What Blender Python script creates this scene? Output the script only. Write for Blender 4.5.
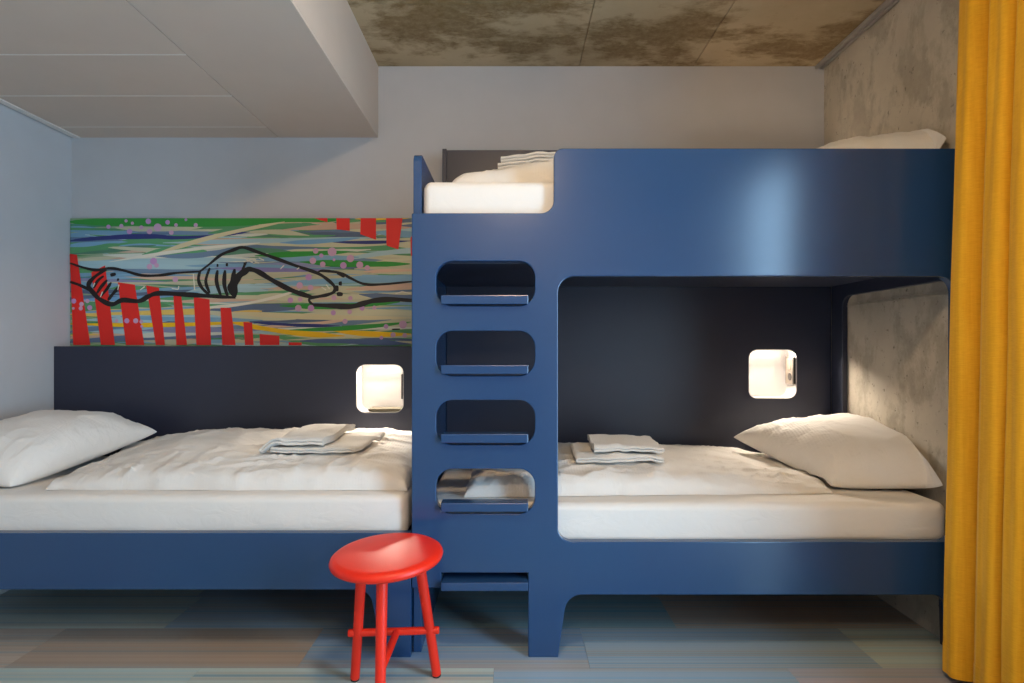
import bpy, bmesh, math, random
from mathutils import Vector, Matrix, noise

for o in list(bpy.data.objects):
    bpy.data.objects.remove(o, do_unlink=True)
scene = bpy.context.scene
COL = scene.collection
random.seed(7)

# ------------------------------------------------------------------ camera
F = 624.0                      # focal length in pixels (1024 px wide frame)
EYE = 1.19
HX, HY = 512.0, 348.0          # vanishing point in the photograph
cam_d = bpy.data.cameras.new('camera')
cam_d.sensor_width = 36.0
cam_d.lens = F / 1024 * 36.0
cam_d.shift_y = (HY - 341.5) / 1024
cam_d.clip_start = 0.02
cam = bpy.data.objects.new('camera', cam_d)
cam.location = (0, 0, EYE)
cam.rotation_euler = (math.radians(90), 0, 0)
COL.objects.link(cam)
scene.camera = cam

# ------------------------------------------------------------------ world, window portal, exposure
DAY = (0.47, 0.74, 1.0, 1)
DAY_STRENGTH = 10.5
LAMP_COL = (1.0, 0.72, 0.45, 1)
LAMP_STRENGTH = 62.0
NICHE_COL = (1.0, 0.87, 0.72)
NICHE_W = 6.0
world = bpy.data.worlds.new('sky')
scene.world = world
world.use_nodes = True
bg = world.node_tree.nodes['Background']
bg.inputs[0].default_value = DAY
bg.inputs[1].default_value = DAY_STRENGTH
WIN_Y0, WIN_Y1, WIN_Z0, WIN_Z1 = 0.05, 1.22, 0.06, 2.45
pl = bpy.data.lights.new('window_portal', 'AREA')
pl.shape = 'RECTANGLE'
pl.size = WIN_Z1 - WIN_Z0
pl.size_y = WIN_Y1 - WIN_Y0
pl.cycles.is_portal = True
po = bpy.data.objects.new('window_portal', pl)
po.location = (1.86, (WIN_Y0 + WIN_Y1) / 2, (WIN_Z0 + WIN_Z1) / 2)
po.rotation_euler = (0, math.radians(90), 0)      # faces -X, into the room
COL.objects.link(po)
vs = scene.view_settings
vs.view_transform = 'Standard'
vs.look = 'None'
vs.gamma = 1.0
vs.use_curve_mapping = False
vs.exposure = 0.85

# ------------------------------------------------------------------ room dimensions
XL, XR = -2.47, 1.75           # side walls
YB, YR = 3.50, -1.60           # back wall, rear wall behind the camera
ZC = 2.77                      # ceiling
YF = 2.40                      # front plane of the beds
YP = 3.36                      # front plane of the back panels
SOF_Z, SOF_X = 2.37, -0.75     # boxed soffit

# ------------------------------------------------------------------ material helpers
def new_mat(name):
    m = bpy.data.materials.new(name)
    m.use_nodes = True
    nt = m.node_tree
    b = nt.nodes['Principled BSDF']
    return m, nt, b

def N(nt, kind, **kw):
    n = nt.nodes.new(kind)
    for k, v in kw.items():
        setattr(n, k, v)
    return n

def L(nt, a, b):
    nt.links.new(a, b)

def rampnode(nt, stops, interp='LINEAR'):
    r = N(nt, 'ShaderNodeValToRGB')
    r.color_ramp.interpolation = interp
    el = r.color_ramp.elements
    while len(el) > 1:
        el.remove(el[-1])
    el[0].position = stops[0][0]
    el[0].color = (*stops[0][1], 1)
    for p, c in stops[1:]:
        e = el.new(p)
        e.color = (*c, 1)
    return r

def srgb(r, g, b):
    f = lambda c: (c / 255) / 12.92 if c / 255 <= 0.04045 else ((c / 255 + 0.055) / 1.055) ** 2.4
    return (f(r), f(g), f(b))

def noise_tex(nt, coord, scale, detail=4, rough=0.55, stretch=None, dist=0.0):
    n = N(nt, 'ShaderNodeTexNoise')
    n.inputs['Scale'].default_value = scale
    n.inputs['Detail'].default_value = detail
    n.inputs['Roughness'].default_value = rough
    n.inputs['Distortion'].default_value = dist
    if stretch:
        mp = N(nt, 'ShaderNodeMapping')
        mp.inputs['Scale'].default_value = stretch
        L(nt, coord, mp.inputs[0])
        coord = mp.outputs[0]
    L(nt, coord, n.inputs['Vector'])
    return n.outputs['Fac']

def objcoord(nt):
    return N(nt, 'ShaderNodeTexCoord').outputs['Object']

def add_bump(nt, b, height, strength, distance=0.01):
    bp = N(nt, 'ShaderNodeBump')
    bp.inputs['Strength'].default_value = strength
    bp.inputs['Distance'].default_value = distance
    L(nt, height, bp.inputs['Height'])
    L(nt, bp.outputs[0], b.inputs['Normal'])

def simple(name, col, rough=0.5, bump=None, spec=0.5, metal=0.0, vary=0.0):
    m, nt, b = new_mat(name)
    b.inputs['Roughness'].default_value = rough
    b.inputs['Specular IOR Level'].default_value = spec
    b.inputs['Metallic'].default_value = metal
    co = objcoord(nt)
    f = noise_tex(nt, co, 6.0, 3)
    lo = tuple(c * (1 - vary) for c in col)
    hi = tuple(min(1, c * (1 + vary)) for c in col)
    r = rampnode(nt, [(0.3, lo), (0.7, hi)])
    L(nt, f, r.inputs[0])
    L(nt, r.outputs[0], b.inputs['Base Color'])
    if bump:
        add_bump(nt, b, noise_tex(nt, co, bump[0], 4), bump[1], 0.003)
    return m

MAT = {}
MAT['wall'] = simple('white_wall_paint', (0.51, 0.50, 0.505), 0.75, (140, 0.12), 0.3, vary=0.02)
MAT['soffit'] = simple('soffit_paint', (0.62, 0.50, 0.41), 0.7, (90, 0.06), 0.3, vary=0.015)
MAT['trim'] = simple('trim_paint', (0.76, 0.70, 0.64), 0.6, vary=0.02)
MAT['rear'] = simple('rear_wall_paint', (0.70, 0.68, 0.66), 0.8, vary=0.02)

def paint_blue():
    m, nt, b = new_mat('satin_blue_paint')
    co = objcoord(nt)
    f = noise_tex(nt, co, 2.0, 2)
    r = rampnode(nt, [(0.3, srgb(34, 67, 108)), (0.7, srgb(37, 70, 110))])
    L(nt, f, r.inputs[0])
    L(nt, r.outputs[0], b.inputs['Base Color'])
    b.inputs['Roughness'].default_value = 0.21
    b.inputs['Specular IOR Level'].default_value = 0.55
    add_bump(nt, b, noise_tex(nt, co, 260, 3), 0.05, 0.001)
    return m
MAT['blue'] = paint_blue()
MAT['blue_shaded'] = simple('shaded_blue_paint', srgb(42, 46, 64), 0.40, (260, 0.05), 0.5, vary=0.03)  # shaded copy of the blue paint: shade and warm light put into the colour
MAT['slat'] = simple('platform_board', srgb(34, 44, 70), 0.6, vary=0.05)

def concrete(name, c_lo, c_hi, stain, stain_amt, pits, scale=1.6):
    m, nt, b = new_mat(name)
    co = objcoord(nt)
    big = noise_tex(nt, co, scale, 6, 0.6, dist=0.1)
    base = rampnode(nt, [(0.3, c_lo), (0.68, c_hi)])
    L(nt, big, base.inputs[0])
    st = noise_tex(nt, co, scale * 1.1, 10, 0.68, stretch=(1.0, 1.6, 1.0), dist=0.15)
    srmp = rampnode(nt, [(0.44 + stain_amt, (1, 1, 1)), (0.53 + stain_amt, (0, 0, 0))])
    L(nt, st, srmp.inputs[0])
    mx = N(nt, 'ShaderNodeMix', data_type='RGBA')
    fine = noise_tex(nt, co, 22, 6, 0.7)
    mul = N(nt, 'ShaderNodeMath', operation='MULTIPLY')
    L(nt, srmp.outputs[0], mul.inputs[0])
    fr = rampnode(nt, [(0.3, (0.5, 0.5, 0.5)), (0.65, (0.95, 0.95, 0.95))])
    L(nt, fine, fr.inputs[0])
    L(nt, fr.outputs[0], mul.inputs[1])
    L(nt, mul.outputs[0], mx.inputs['Factor'])
    L(nt, base.outputs[0], mx.inputs['A'])
    mx.inputs['B'].default_value = (*stain, 1)
    out = mx.outputs['Result']
    # small dark air holes and specks
    sp = noise_tex(nt, co, 24, 6, 0.75)
    sr = rampnode(nt, [(0.605, (0, 0, 0)), (0.66, (pits, pits, pits))])
    L(nt, sp, sr.inputs[0])
    m2 = N(nt, 'ShaderNodeMix', data_type='RGBA')
    L(nt, sr.outputs[0], m2.inputs['Factor'])
    L(nt, out, m2.inputs['A'])
    m2.inputs['B'].default_value = (c_lo[0] * 0.3, c_lo[1] * 0.3, c_lo[2] * 0.3, 1)
    L(nt, m2.outputs['Result'], b.inputs['Base Color'])
    b.inputs['Roughness'].default_value = 0.78
    b.inputs['Specular IOR Level'].default_value = 0.35
    h = N(nt, 'ShaderNodeMath', operation='SUBTRACT')
    L(nt, fine, h.inputs[0])
    L(nt, sr.outputs[0], h.inputs[1])
    add_bump(nt, b, h.outputs[0], 0.16, 0.006)
    return m
MAT['conc_ceil'] = concrete('ceiling_concrete', srgb(172, 150, 116), srgb(196, 174, 140), srgb(122, 96, 56), 0.025, 0.15, 1.7)
MAT['conc_wall'] = concrete('wall_concrete', srgb(178, 168, 152), srgb(200, 190, 172), srgb(160, 150, 134), 0.0, 0.85, 2.6)

def cloth(name, col, stripe=0.12, rough=0.92, weave=900, big=0.35):
    m, nt, b = new_mat(name)
    co = objcoord(nt)
    b.inputs['Roughness'].default_value = rough
    b.inputs['Specular IOR Level'].default_value = 0.2
    b.inputs['Sheen Weight'].default_value = 0.15
    f = noise_tex(nt, co, 3.0, 3)
    r = rampnode(nt, [(0.3, tuple(c * 0.97 for c in col)), (0.7, col)])
    L(nt, f, r.inputs[0])
    L(nt, r.outputs[0], b.inputs['Base Color'])
    w = N(nt, 'ShaderNodeTexWave', wave_type='BANDS', bands_direction='X')
    w.inputs['Scale'].default_value = 26
    w.inputs['Distortion'].default_value = 0.4
    L(nt, co, w.inputs['Vector'])
    wr = N(nt, 'ShaderNodeMath', operation='MULTIPLY')
    L(nt, w.outputs['Fac'], wr.inputs[0])
    wr.inputs[1].default_value = stripe
    cr = noise_tex(nt, co, 9.0, 4, 0.55, stretch=(1.0, 2.2, 1.6), dist=1.2)
    crm = N(nt, 'ShaderNodeMath', operation='MULTIPLY')
    L(nt, cr, crm.inputs[0])
    crm.inputs[1].default_value = big * 6
    s = N(nt, 'ShaderNodeMath', operation='ADD')
    L(nt, wr.outputs[0], s.inputs[0])
    L(nt, crm.outputs[0], s.inputs[1])
    add_bump(nt, b, s.outputs[0], 0.35, 0.008)
    return m
MAT['linen'] = cloth('white_striped_bed_linen', (0.78, 0.75, 0.71), 0.12)
MAT['sheet'] = cloth('white_fitted_sheet', (0.78, 0.75, 0.71), 0.0, big=0.2)

def terry():
    m, nt, b = new_mat('white_terry_towel')
    co = objcoord(nt)
    b.inputs['Roughness'].default_value = 1.0
    b.inputs['Specular IOR Level'].default_value = 0.1
    b.inputs['Sheen Weight'].default_value = 0.3
    f = noise_tex(nt, co, 220, 4, 0.7)
    r = rampnode(nt, [(0.3, (0.70, 0.67, 0.62)), (0.7, (0.80, 0.77, 0.72))])
    L(nt, f, r.inputs[0])
    L(nt, r.outputs[0], b.inputs['Base Color'])
    add_bump(nt, b, f, 0.6, 0.004)
    return m
MAT['towel'] = terry()

def curtain_mat():
    m, nt, b = new_mat('mustard_curtain_fabric')
    co = objcoord(nt)
    f = noise_tex(nt, co, 60, 4, 0.6, stretch=(1, 1, 0.06))
    g = noise_tex(nt, co, 500, 2, 0.6, stretch=(0.08, 0.08, 1))
    s = N(nt, 'ShaderNodeMath', operation='ADD')
    L(nt, f, s.inputs[0])
    L(nt, g, s.inputs[1])
    r = rampnode(nt, [(0.75, srgb(222, 158, 22)), (1.25, srgb(240, 180, 42))])
    r.color_ramp.elements[0].position = 0.35
    r.color_ramp.elements[1].position = 0.65
    h = N(nt, 'ShaderNodeMath', operation='MULTIPLY')
    L(nt, s.outputs[0], h.inputs[0])
    h.inputs[1].default_value = 0.5
    L(nt, h.outputs[0], r.inputs[0])
    L(nt, r.outputs[0], b.inputs['Base Color'])
    b.inputs['Roughness'].default_value = 0.75
    b.inputs['Specular IOR Level'].default_value = 0.25
    b.inputs['Sheen Weight'].default_value = 0.25
    b.inputs['Sheen Tint'].default_value = (1.0, 0.8, 0.4, 1)
    add_bump(nt, b, g, 0.15, 0.002)
    return m
MAT['curtain'] = curtain_mat()
MAT['red'] = simple('red_lacquer', srgb(232, 40, 12), 0.42, (200, 0.04), 0.5, vary=0.02)
MAT['rubber'] = simple('black_rubber', (0.015, 0.015, 0.015), 0.8)
MAT['plastic'] = simple('white_lamp_plastic', (0.55, 0.53, 0.52), 0.45, vary=0.01)
MAT['steel'] = simple('brushed_steel', (0.55, 0.50, 0.46), 0.38, (300, 0.1), 0.5, 0.85)
MAT['bronze'] = simple('bronze_metal_plate', (0.20, 0.165, 0.135), 0.4, None, 0.5, 0.25)
MAT['alu'] = simple('track_aluminium', (0.50, 0.47, 0.43), 0.45, None, 0.5, 0.6)
MAT['black'] = simple('black_plastic', (0.02, 0.018, 0.016), 0.5)
MAT['olive'] = simple('olive_mat', (0.10, 0.085, 0.055), 0.7)
MAT['frame'] = simple('window_frame_paint', (0.30, 0.31, 0.32), 0.5)
MAT['door'] = simple('door_laminate', (0.30, 0.22, 0.15), 0.5, (40, 0.05))

def emit(name, col, strength):
    m, nt, b = new_mat(name)
    b.inputs['Base Color'].default_value = (0.9, 0.9, 0.88, 1)
    b.inputs['Emission Color'].default_value = (*col[:3], 1)
    b.inputs['Emission Strength'].default_value = strength
    return m
MAT['led'] = emit('led_diffuser', NICHE_COL, 3.0)
MAT['lampglow'] = emit('ceiling_lamp_diffuser', LAMP_COL, LAMP_STRENGTH)

def glass():
    m = bpy.data.materials.new('window_glass')
    m.use_nodes = True
    nt = m.node_tree
    nt.nodes.clear()
    o = N(nt, 'ShaderNodeOutputMaterial')
    t = N(nt, 'ShaderNodeBsdfTransparent')
    g = N(nt, 'ShaderNodeBsdfGlossy')
    g.inputs['Roughness'].default_value = 0.02
    mx = N(nt, 'ShaderNodeMixShader')
    mx.inputs[0].default_value = 0.06
    L(nt, t.outputs[0], mx.inputs[1])
    L(nt, g.outputs[0], mx.inputs[2])
    L(nt, mx.outputs[0], o.inputs[0])
    return m
MAT['glass'] = glass()

def floor_mat():
    """striped vinyl: lines run along X, each tile has its own colour (object colour) and offset"""
    m, nt, b = new_mat('striped_vinyl')
    co = objcoord(nt)
    info = N(nt, 'ShaderNodeObjectInfo')
    sep = N(nt, 'ShaderNodeSeparateXYZ')
    L(nt, co, sep.inputs[0])
    off = N(nt, 'ShaderNodeMath', operation='MULTIPLY')
    L(nt, info.outputs['Random'], off.inputs[0])
    off.inputs[1].default_value = 57.0
    yo = N(nt, 'ShaderNodeMath', operation='ADD')
    L(nt, sep.outputs['Y'], yo.inputs[0])
    L(nt, off.outputs[0], yo.inputs[1])
    def line(freq, detail):
        n = N(nt, 'ShaderNodeTexNoise', noise_dimensions='1D')
        n.inputs['Scale'].default_value = freq
        n.inputs['Detail'].default_value = detail
        n.inputs['Roughness'].default_value = 0.6
        L(nt, yo.outputs[0], n.inputs['W'])
        return n.outputs['Fac']
    wide = line(9, 1)
    thin = line(34, 3)
    pal = rampnode(nt, [(0.30, srgb(92, 136, 162)), (0.40, srgb(120, 152, 166)), (0.48, srgb(186, 176, 162)),
                        (0.56, srgb(150, 132, 118)), (0.62, srgb(170, 186, 188)), (0.72, srgb(92, 140, 160))])
    L(nt, thin, pal.inputs[0])
    mx = N(nt, 'ShaderNodeMix', data_type='RGBA')
    fr = rampnode(nt, [(0.35, (0.25, 0.25, 0.25)), (0.65, (0.72, 0.72, 0.72))])
    L(nt, wide, fr.inputs[0])
    L(nt, fr.outputs[0], mx.inputs['Factor'])
    L(nt, info.outputs['Color'], mx.inputs['A'])
    L(nt, pal.outputs[0], mx.inputs['B'])
    L(nt, mx.outputs['Result'], b.inputs['Base Color'])
    b.inputs['Roughness'].default_value = 0.32
    b.inputs['Specular IOR Level'].default_value = 0.45
    add_bump(nt, b, noise_tex(nt, co, 120, 3), 0.03, 0.002)
    return m
MAT['vinyl'] = floor_mat()
MAT['subfloor'] = simple('subfloor_screed', (0.16, 0.16, 0.16), 0.8, vary=0.05)

def paint_print(name):
    """print whose colours are stored per vertex (flat artwork)"""
    m, nt, b = new_mat(name)
    a = N(nt, 'ShaderNodeAttribute', attribute_name='ink')
    L(nt, a.outputs['Color'], b.inputs['Base Color'])
    b.inputs['Roughness'].default_value = 0.55
    b.inputs['Specular IOR Level'].default_value = 0.3
    return m
MAT['ink'] = paint_print('mural_ink')

def mural_ground():
    m, nt, b = new_mat('mural_brush_ground')
    co = objcoord(nt)
    f = noise_tex(nt, co, 3.2, 5, 0.6, stretch=(0.35, 1, 7.0), dist=0.6)
    r = rampnode(nt, [(0.25, srgb(48, 70, 120)), (0.36, srgb(96, 140, 170)), (0.45, srgb(66, 140, 78)),
                      (0.53, srgb(170, 180, 150)), (0.60, srgb(70, 150, 80)), (0.70, srgb(150, 180, 200))])
    L(nt, f, r.inputs[0])
    L(nt, r.outputs[0], b.inputs['Base Color'])
    b.inputs['Roughness'].default_value = 0.55
    return m
MAT['mural'] = mural_ground()
MAT['mural_red'] = simple('mural_red_ink', srgb(226, 36, 24), 0.5, vary=0.02)
MAT['mural_black'] = simple('mural_black_ink', srgb(26, 16, 12), 0.5)

# ------------------------------------------------------------------ object helpers
ORIGIN = {}     # root object name -> world location

def world_off(parent):
    v = Vector((0, 0, 0))
    while parent:
        v = v + parent.location
        parent = parent.parent
    return v

def tag(o, label=None, cat=None, group=None, kind=None):
    if label: o['label'] = label
    if cat: o['category'] = cat
    if group: o['group'] = group
    if kind: o['kind'] = kind
    return o

def link(name, me, mat, parent=None, origin=None, smooth=None):
    """mesh given in world coordinates -> one object, parented or with its own origin"""
    if mat is not None and not me.materials:
        me.materials.append(MAT[mat])
    o = bpy.data.objects.new(name, me)
    COL.objects.link(o)
    off = world_off(parent) if parent else Vector((0, 0, 0))
    org = Vector(origin) if origin is not None else (off if parent else Vector((0, 0, 0)))
    me.transform(Matrix.Translation(-org))
    o.location = org - off
    o.parent = parent
    if smooth is not None:
        for p in me.polygons:
            p.use_smooth = True
        if smooth < 179:
            me.set_sharp_from_angle(angle=math.radians(smooth))
    return o

def empty(name, loc):
    o = bpy.data.objects.new(name, None)
    o.empty_display_size = 0.1
    o.location = loc
    COL.objects.link(o)
    return o

def from_bm(bm, name='m'):
    me = bpy.data.meshes.new(name)
    bm.normal_update()
    bm.to_mesh(me)
    bm.free()
    return me

def box_mesh(x0, x1, y0, y1, z0, z1, bevel=0.0, seg=2):
    bm = bmesh.new()
    bmesh.ops.create_cube(bm, size=1)
    for v in bm.verts:
        v.co = Vector((x0 + (v.co.x + 0.5) * (x1 - x0), y0 + (v.co.y + 0.5) * (y1 - y0), z0 + (v.co.z + 0.5) * (z1 - z0)))
    if bevel:
        bmesh.ops.bevel(bm, geom=bm.edges[:], offset=bevel, segments=seg, affect='EDGES', profile=0.5)
    return from_bm(bm)

def box(name, x0, x1, y0, y1, z0, z1, mat, parent=None, bevel=0.0, origin=None):
    return link(name, box_mesh(x0, x1, y0, y1, z0, z1, bevel), mat, parent, origin, None)

def fillet(pts, n=8):
    """pts: (x, y, radius) -> polyline with rounded corners"""
    out = []
    k = len(pts)
    for i in range(k):
        x, y, r = pts[i]
        p = Vector((x, y))
        a = Vector(pts[i - 1][:2]) - p
        c = Vector(pts[(i + 1) % k][:2]) - p
        if r <= 0:
            out.append((x, y))
            continue
        la, lc = a.length, c.length
        a.normalize(); c.normalize()
        ang = a.angle(c)
        t = min(r / math.tan(ang / 2), la * 0.49, lc * 0.49)
        rr = t * math.tan(ang / 2)
        cen = p + (a + c).normalized() * (rr / math.sin(ang / 2))
        s = p + a * t - cen
        e = p + c * t - cen
        a0 = math.atan2(s.y, s.x)
        a1 = math.atan2(e.y, e.x)
        d = (a1 - a0 + math.pi) % (2 * math.pi) - math.pi
        for j in range(n + 1):
            th = a0 + d * j / n
            out.append((cen.x + rr * math.cos(th), cen.y + rr * math.sin(th)))
    return out

def rrect(x0, x1, y0, y1, r, n=8):
    return fillet([(x0, y0, r), (x1, y0, r), (x1, y1, r), (x0, y1, r)], n)

def plate_mesh(loops, thick, bevel=0.003):
    """flat plate with holes, extruded along local z, centred on z = 0"""
    cu = bpy.data.curves.new('tmp', 'CURVE')
    cu.dimensions = '2D'
    cu.fill_mode = 'BOTH'
    cu.extrude = thick / 2 - bevel
    cu.bevel_depth = bevel
    cu.bevel_resolution = 1
    cu.offset = -bevel
    for lp in loops:
        sp = cu.splines.new('POLY')
        sp.points.add(len(lp) - 1)
        for p, c in zip(sp.points, lp):
            p.co = (c[0], c[1], 0, 1)
        sp.use_cyclic_u = True
    ob = bpy.data.objects.new('tmp', cu)
    COL.objects.link(ob)
    dg = bpy.context.evaluated_depsgraph_get()
    me = bpy.data.meshes.new_from_object(ob.evaluated_get(dg))
    bpy.data.objects.remove(ob, do_unlink=True)
    bpy.data.curves.remove(cu)
    me.materials.clear()
    return me

TO_FRONT = Matrix(((1, 0, 0, 0), (0, 0, -1, 0), (0, 1, 0, 0), (0, 0, 0, 1)))     # (u,v,w) -> (u,-w,v)
TO_SIDE = Matrix(((0, 0, 1, 0), (1, 0, 0, 0), (0, 1, 0, 0), (0, 0, 0, 1)))       # (u,v,w) -> (w,u,v)

def front_plate(name, loops, y0, y1, mat, parent, bevel=0.003):
    me = plate_mesh(loops, y1 - y0, bevel)
    me.transform(Matrix.Translation((0, (y0 + y1) / 2, 0)) @ TO_FRONT)
    return link(name, me, mat, parent, None, 20)

def side_plate(name, loops, x0, x1, mat, parent, bevel=0.003):
    me = plate_mesh(loops, x1 - x0, bevel)
    me.transform(Matrix.Translation(((x0 + x1) / 2, 0, 0)) @ TO_SIDE)
    return link(name, me, mat, parent, None, 20)

def grid_mesh(fn, nu, nv, closed_u=False):
    vs_, fs = [], []
    for i in range(nu):
        for j in range(nv):
            vs_.append(fn(i / (nu if closed_u else nu - 1), j / (nv - 1)))
    for i in range(nu if closed_u else nu - 1):
        for j in range(nv - 1):
            a = i * nv + j
            b_ = ((i + 1) % nu) * nv + j
            fs.append((a, b_, b_ + 1, a + 1))
    me = bpy.data.meshes.new('g')
    me.from_pydata(vs_, [], fs)
    return me

def lathe_mesh(profile, cx, cy, seg=64):
    vs_, fs = [], []
    n = len(profile)
    for i in range(seg):
        a = 2 * math.pi * i / seg
        for r, z in profile:
            vs_.append((cx + r * math.cos(a), cy + r * math.sin(a), z))
    for i in range(seg):
        for j in range(n - 1):
            a, b_ = i * n + j, ((i + 1) % seg) * n + j
            fs.append((a, b_, b_ + 1, a + 1))
    me = bpy.data.meshes.new('lathe')
    me.from_pydata(vs_, [], fs)
    bm = bmesh.new(); bm.from_mesh(me)
    bmesh.ops.remove_doubles(bm, verts=bm.verts[:], dist=1e-6)
    bmesh.ops.recalc_face_normals(bm, faces=bm.faces[:])
    bm.to_mesh(me); bm.free()
    return me

def rod_mesh(p0, p1, r0, r1, seg=20, rnd=0.004):
    p0, p1 = Vector(p0), Vector(p1)
    d = p1 - p0
    ln = d.length
    prof = [(0, 0), (r0 - rnd, 0), (r0, rnd), (r1, ln - rnd), (r1 - rnd, ln), (0, ln)]
    me = lathe_mesh(prof, 0, 0, seg)
    q = d.to_track_quat('Z', 'Y')
    me.transform(Matrix.Translation(p0) @ q.to_matrix().to_4x4())
    return me

def nz(x, y, z=0.0):
    return noise.noise(Vector((x, y, z)))

def sstep(a, b, x):
    t = max(0.0, min(1.0, (x - a) / (b - a)))
    return t * t * (3 - 2 * t)

# ================================================================== THE SETTING
# floor: sub-floor slab with striped vinyl tiles as parts
fl = box('floor', XL - 0.1, XR + 0.1, YR - 0.1, YB + 0.1, -0.06, -0.004, 'subfloor')
tag(fl, 'striped blue and beige vinyl tile floor', kind='structure')
TL, TW = 1.09, 0.33
tile_me = {}
ROWS = {}
BLUEGREY, TEAL, TAUPE, BEIGE, CREAMTEAL, STEEL, LILAC = (srgb(128, 158, 182), srgb(86, 140, 158), srgb(158, 140, 126),
    srgb(178, 166, 156), srgb(170, 190, 188), srgb(108, 140, 172), srgb(160, 158, 170))
PAL = [BLUEGREY, TEAL, TAUPE, BEIGE, CREAMTEAL, STEEL, LILAC]
fixed = {(0, 0): BLUEGREY, (0, 1): CREAMTEAL, (0, -1): STEEL, (0, -2): TAUPE, (0, -3): BEIGE,
         (-1, 0): BLUEGREY, (-1, 1): LILAC, (-1, 2): BEIGE, (-1, -1): CREAMTEAL, (-1, -2): CREAMTEAL,
         (1, 0): TEAL, (1, 1): TAUPE, (1, -1): BLUEGREY}
# row r covers y from 2.32+r*TW; tile edges at x = base(r) + k*TL
BASE = {0: 0.29, -1: -0.067, 1: 0.70 - TL}
r = -12
gap = 0.0005
while 2.32 + r * TW < YB:
    y0 = max(2.32 + r * TW, YR); y1 = min(2.32 + (r + 1) * TW, YB)
    if y1 - y0 > 0.01:
        base = BASE.get(r, 0.29 - 0.357 * (r % 3))
        k = -5
        while base + k * TL < XR:
            x0 = max(base + k * TL, XL); x1 = min(base + (k + 1) * TL, XR)
            if x1 - x0 > 0.01:
                key = (round(x1 - x0, 4), round(y1 - y0, 4))
                if key not in tile_me:
                    w, d = key[0] / 2 - gap, key[1] / 2 - gap
                    me = box_mesh(-w, w, -d, d, -0.004, 0.0)
                    me.materials.append(MAT['vinyl'])
                    tile_me[key] = me
                t = bpy.data.objects.new('floor_tile', tile_me[key])
                t.parent = fl
                t.location = ((x0 + x1) / 2, (y0 + y1) / 2, 0)
                c = fixed.get((r, k if r != 0 else k))
                if c is None:
                    c = random.choice(PAL)
                t.color = (*[min(0.8, v_ * 1.3) for v_ in c], 1)
                COL.objects.link(t)
            k += 1
    r += 1

wb = box('wall_back', XL - 0.1, XR + 0.1, YB, YB + 0.1, 0, ZC, 'wall'); tag(wb, 'white painted back wall', kind='structure')
wl = box('wall_left', XL - 0.1, XL, YR, YB, 0, ZC, 'wall'); tag(wl, 'white painted left wall', kind='structure')
wr_ = box('wall_rear', XL - 0.1, XR + 0.1, YR - 0.1, YR, 0, ZC, 'rear'); tag(wr_, 'plain wall behind the viewer', kind='structure')
# right concrete wall with the window opening: far part is board-marked concrete
me = plate_mesh([[(YR, 0), (YB, 0), (YB, ZC), (YR, ZC)],
                 [(WIN_Y0, WIN_Z0), (WIN_Y1, WIN_Z0), (WIN_Y1, WIN_Z1), (WIN_Y0, WIN_Z1)]], 0.09, 0.0005)
me.transform(Matrix.Translation((XR + 0.045, 0, 0)) @ TO_SIDE)
wr = link('wall_right', me, 'conc_wall'); tag(wr, 'bare concrete right wall', kind='structure')
# formwork joint on the concrete wall behind the lower bunk
for z_ in (1.405, 1.418):
    box('formwork_ridge', XR - 0.006, XR + 0.001, 2.2, YB, z_, z_ + 0.005, 'conc_wall', wr)

# window in the right wall (just outside the frame)
win = empty('window_1', (XR + 0.06, (WIN_Y0 + WIN_Y1) / 2, WIN_Z0)); tag(win, 'tall daylight window in the concrete wall', kind='structure')
a, b_, c, d = WIN_Y0, WIN_Y1, WIN_Z0, WIN_Z1
me = plate_mesh([[(a, c), (b_, c), (b_, d), (a, d)], [(a + .05, c + .05), (b_ - .05, c + .05), (b_ - .05, d - .05), (a + .05, d - .05)]], 0.04, 0.002)
me.transform(Matrix.Translation((XR + 0.07, 0, 0)) @ TO_SIDE)
link('window_frame', me, 'frame', win)
box('window_pane', XR + 0.067, XR + 0.073, a + .05, b_ - .05, c + .05, d - .05, 'glass', win)
# door behind the viewer
dr = box('door_1', -0.6, 0.3, YR, YR + 0.035, 0, 2.05, 'door', None, 0.004); tag(dr, 'brown door behind the viewer', kind='structure')
box('door_handle', 0.15, 0.26, YR + 0.03, YR + 0.07, 1.0, 1.025, 'steel', dr, 0.004)

# ceiling: concrete slab with formwork panels (parts) and the boxed soffit
ce = box('ceiling', XL - 0.1, XR + 0.1, YR - 0.1, YB + 0.1, ZC + 0.006, ZC + 0.1, 'conc_ceil'); tag(ce, 'raw stained concrete ceiling', kind='structure')
jg = 0.004
xs = [SOF_X - 0.03, 0.376, 1.015, XR]
for i in range(3):
    ys = [YB, 2.86, 1.6, 0.35, YR] if i == 0 else [YB, 1.75, 0.4, YR]
    for j in range(len(ys) - 1):
        o = box('concrete_panel', xs[i] + jg / 2, xs[i + 1] - jg / 2, ys[j + 1] + jg / 2, ys[j] - (jg / 2 if j else 0), ZC, ZC + 0.006, 'conc_ceil', ce, 0.0015)
sof = box('soffit', XL, SOF_X, YR, YB, SOF_Z + 0.014, ZC, 'soffit', ce)
sof['label'] = 'white boxed soffit over the single bed'
SEAM = -1.31
box('soffit_board', SEAM + 0.002, SOF_X, YR, YB, SOF_Z, SOF_Z + 0.014, 'soffit', sof, 0.0015)
ys = [YB] + [3.33 - 0.41 * k for k in range(12)] + [YR]
for j in range(len(ys) - 1):
    box('soffit_board', XL + 0.052, SEAM - 0.002, ys[j + 1] + 0.0012, ys[j] - (0.0012 if j else 0), SOF_Z, SOF_Z + 0.014, 'soffit', sof, 0.0012)
    if j:
        box('joint_strip', XL + 0.052, SEAM - 0.002, ys[j] - 0.0022, ys[j] + 0.0022, SOF_Z - 0.0015, SOF_Z + 0.004, 'trim', sof)
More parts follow.
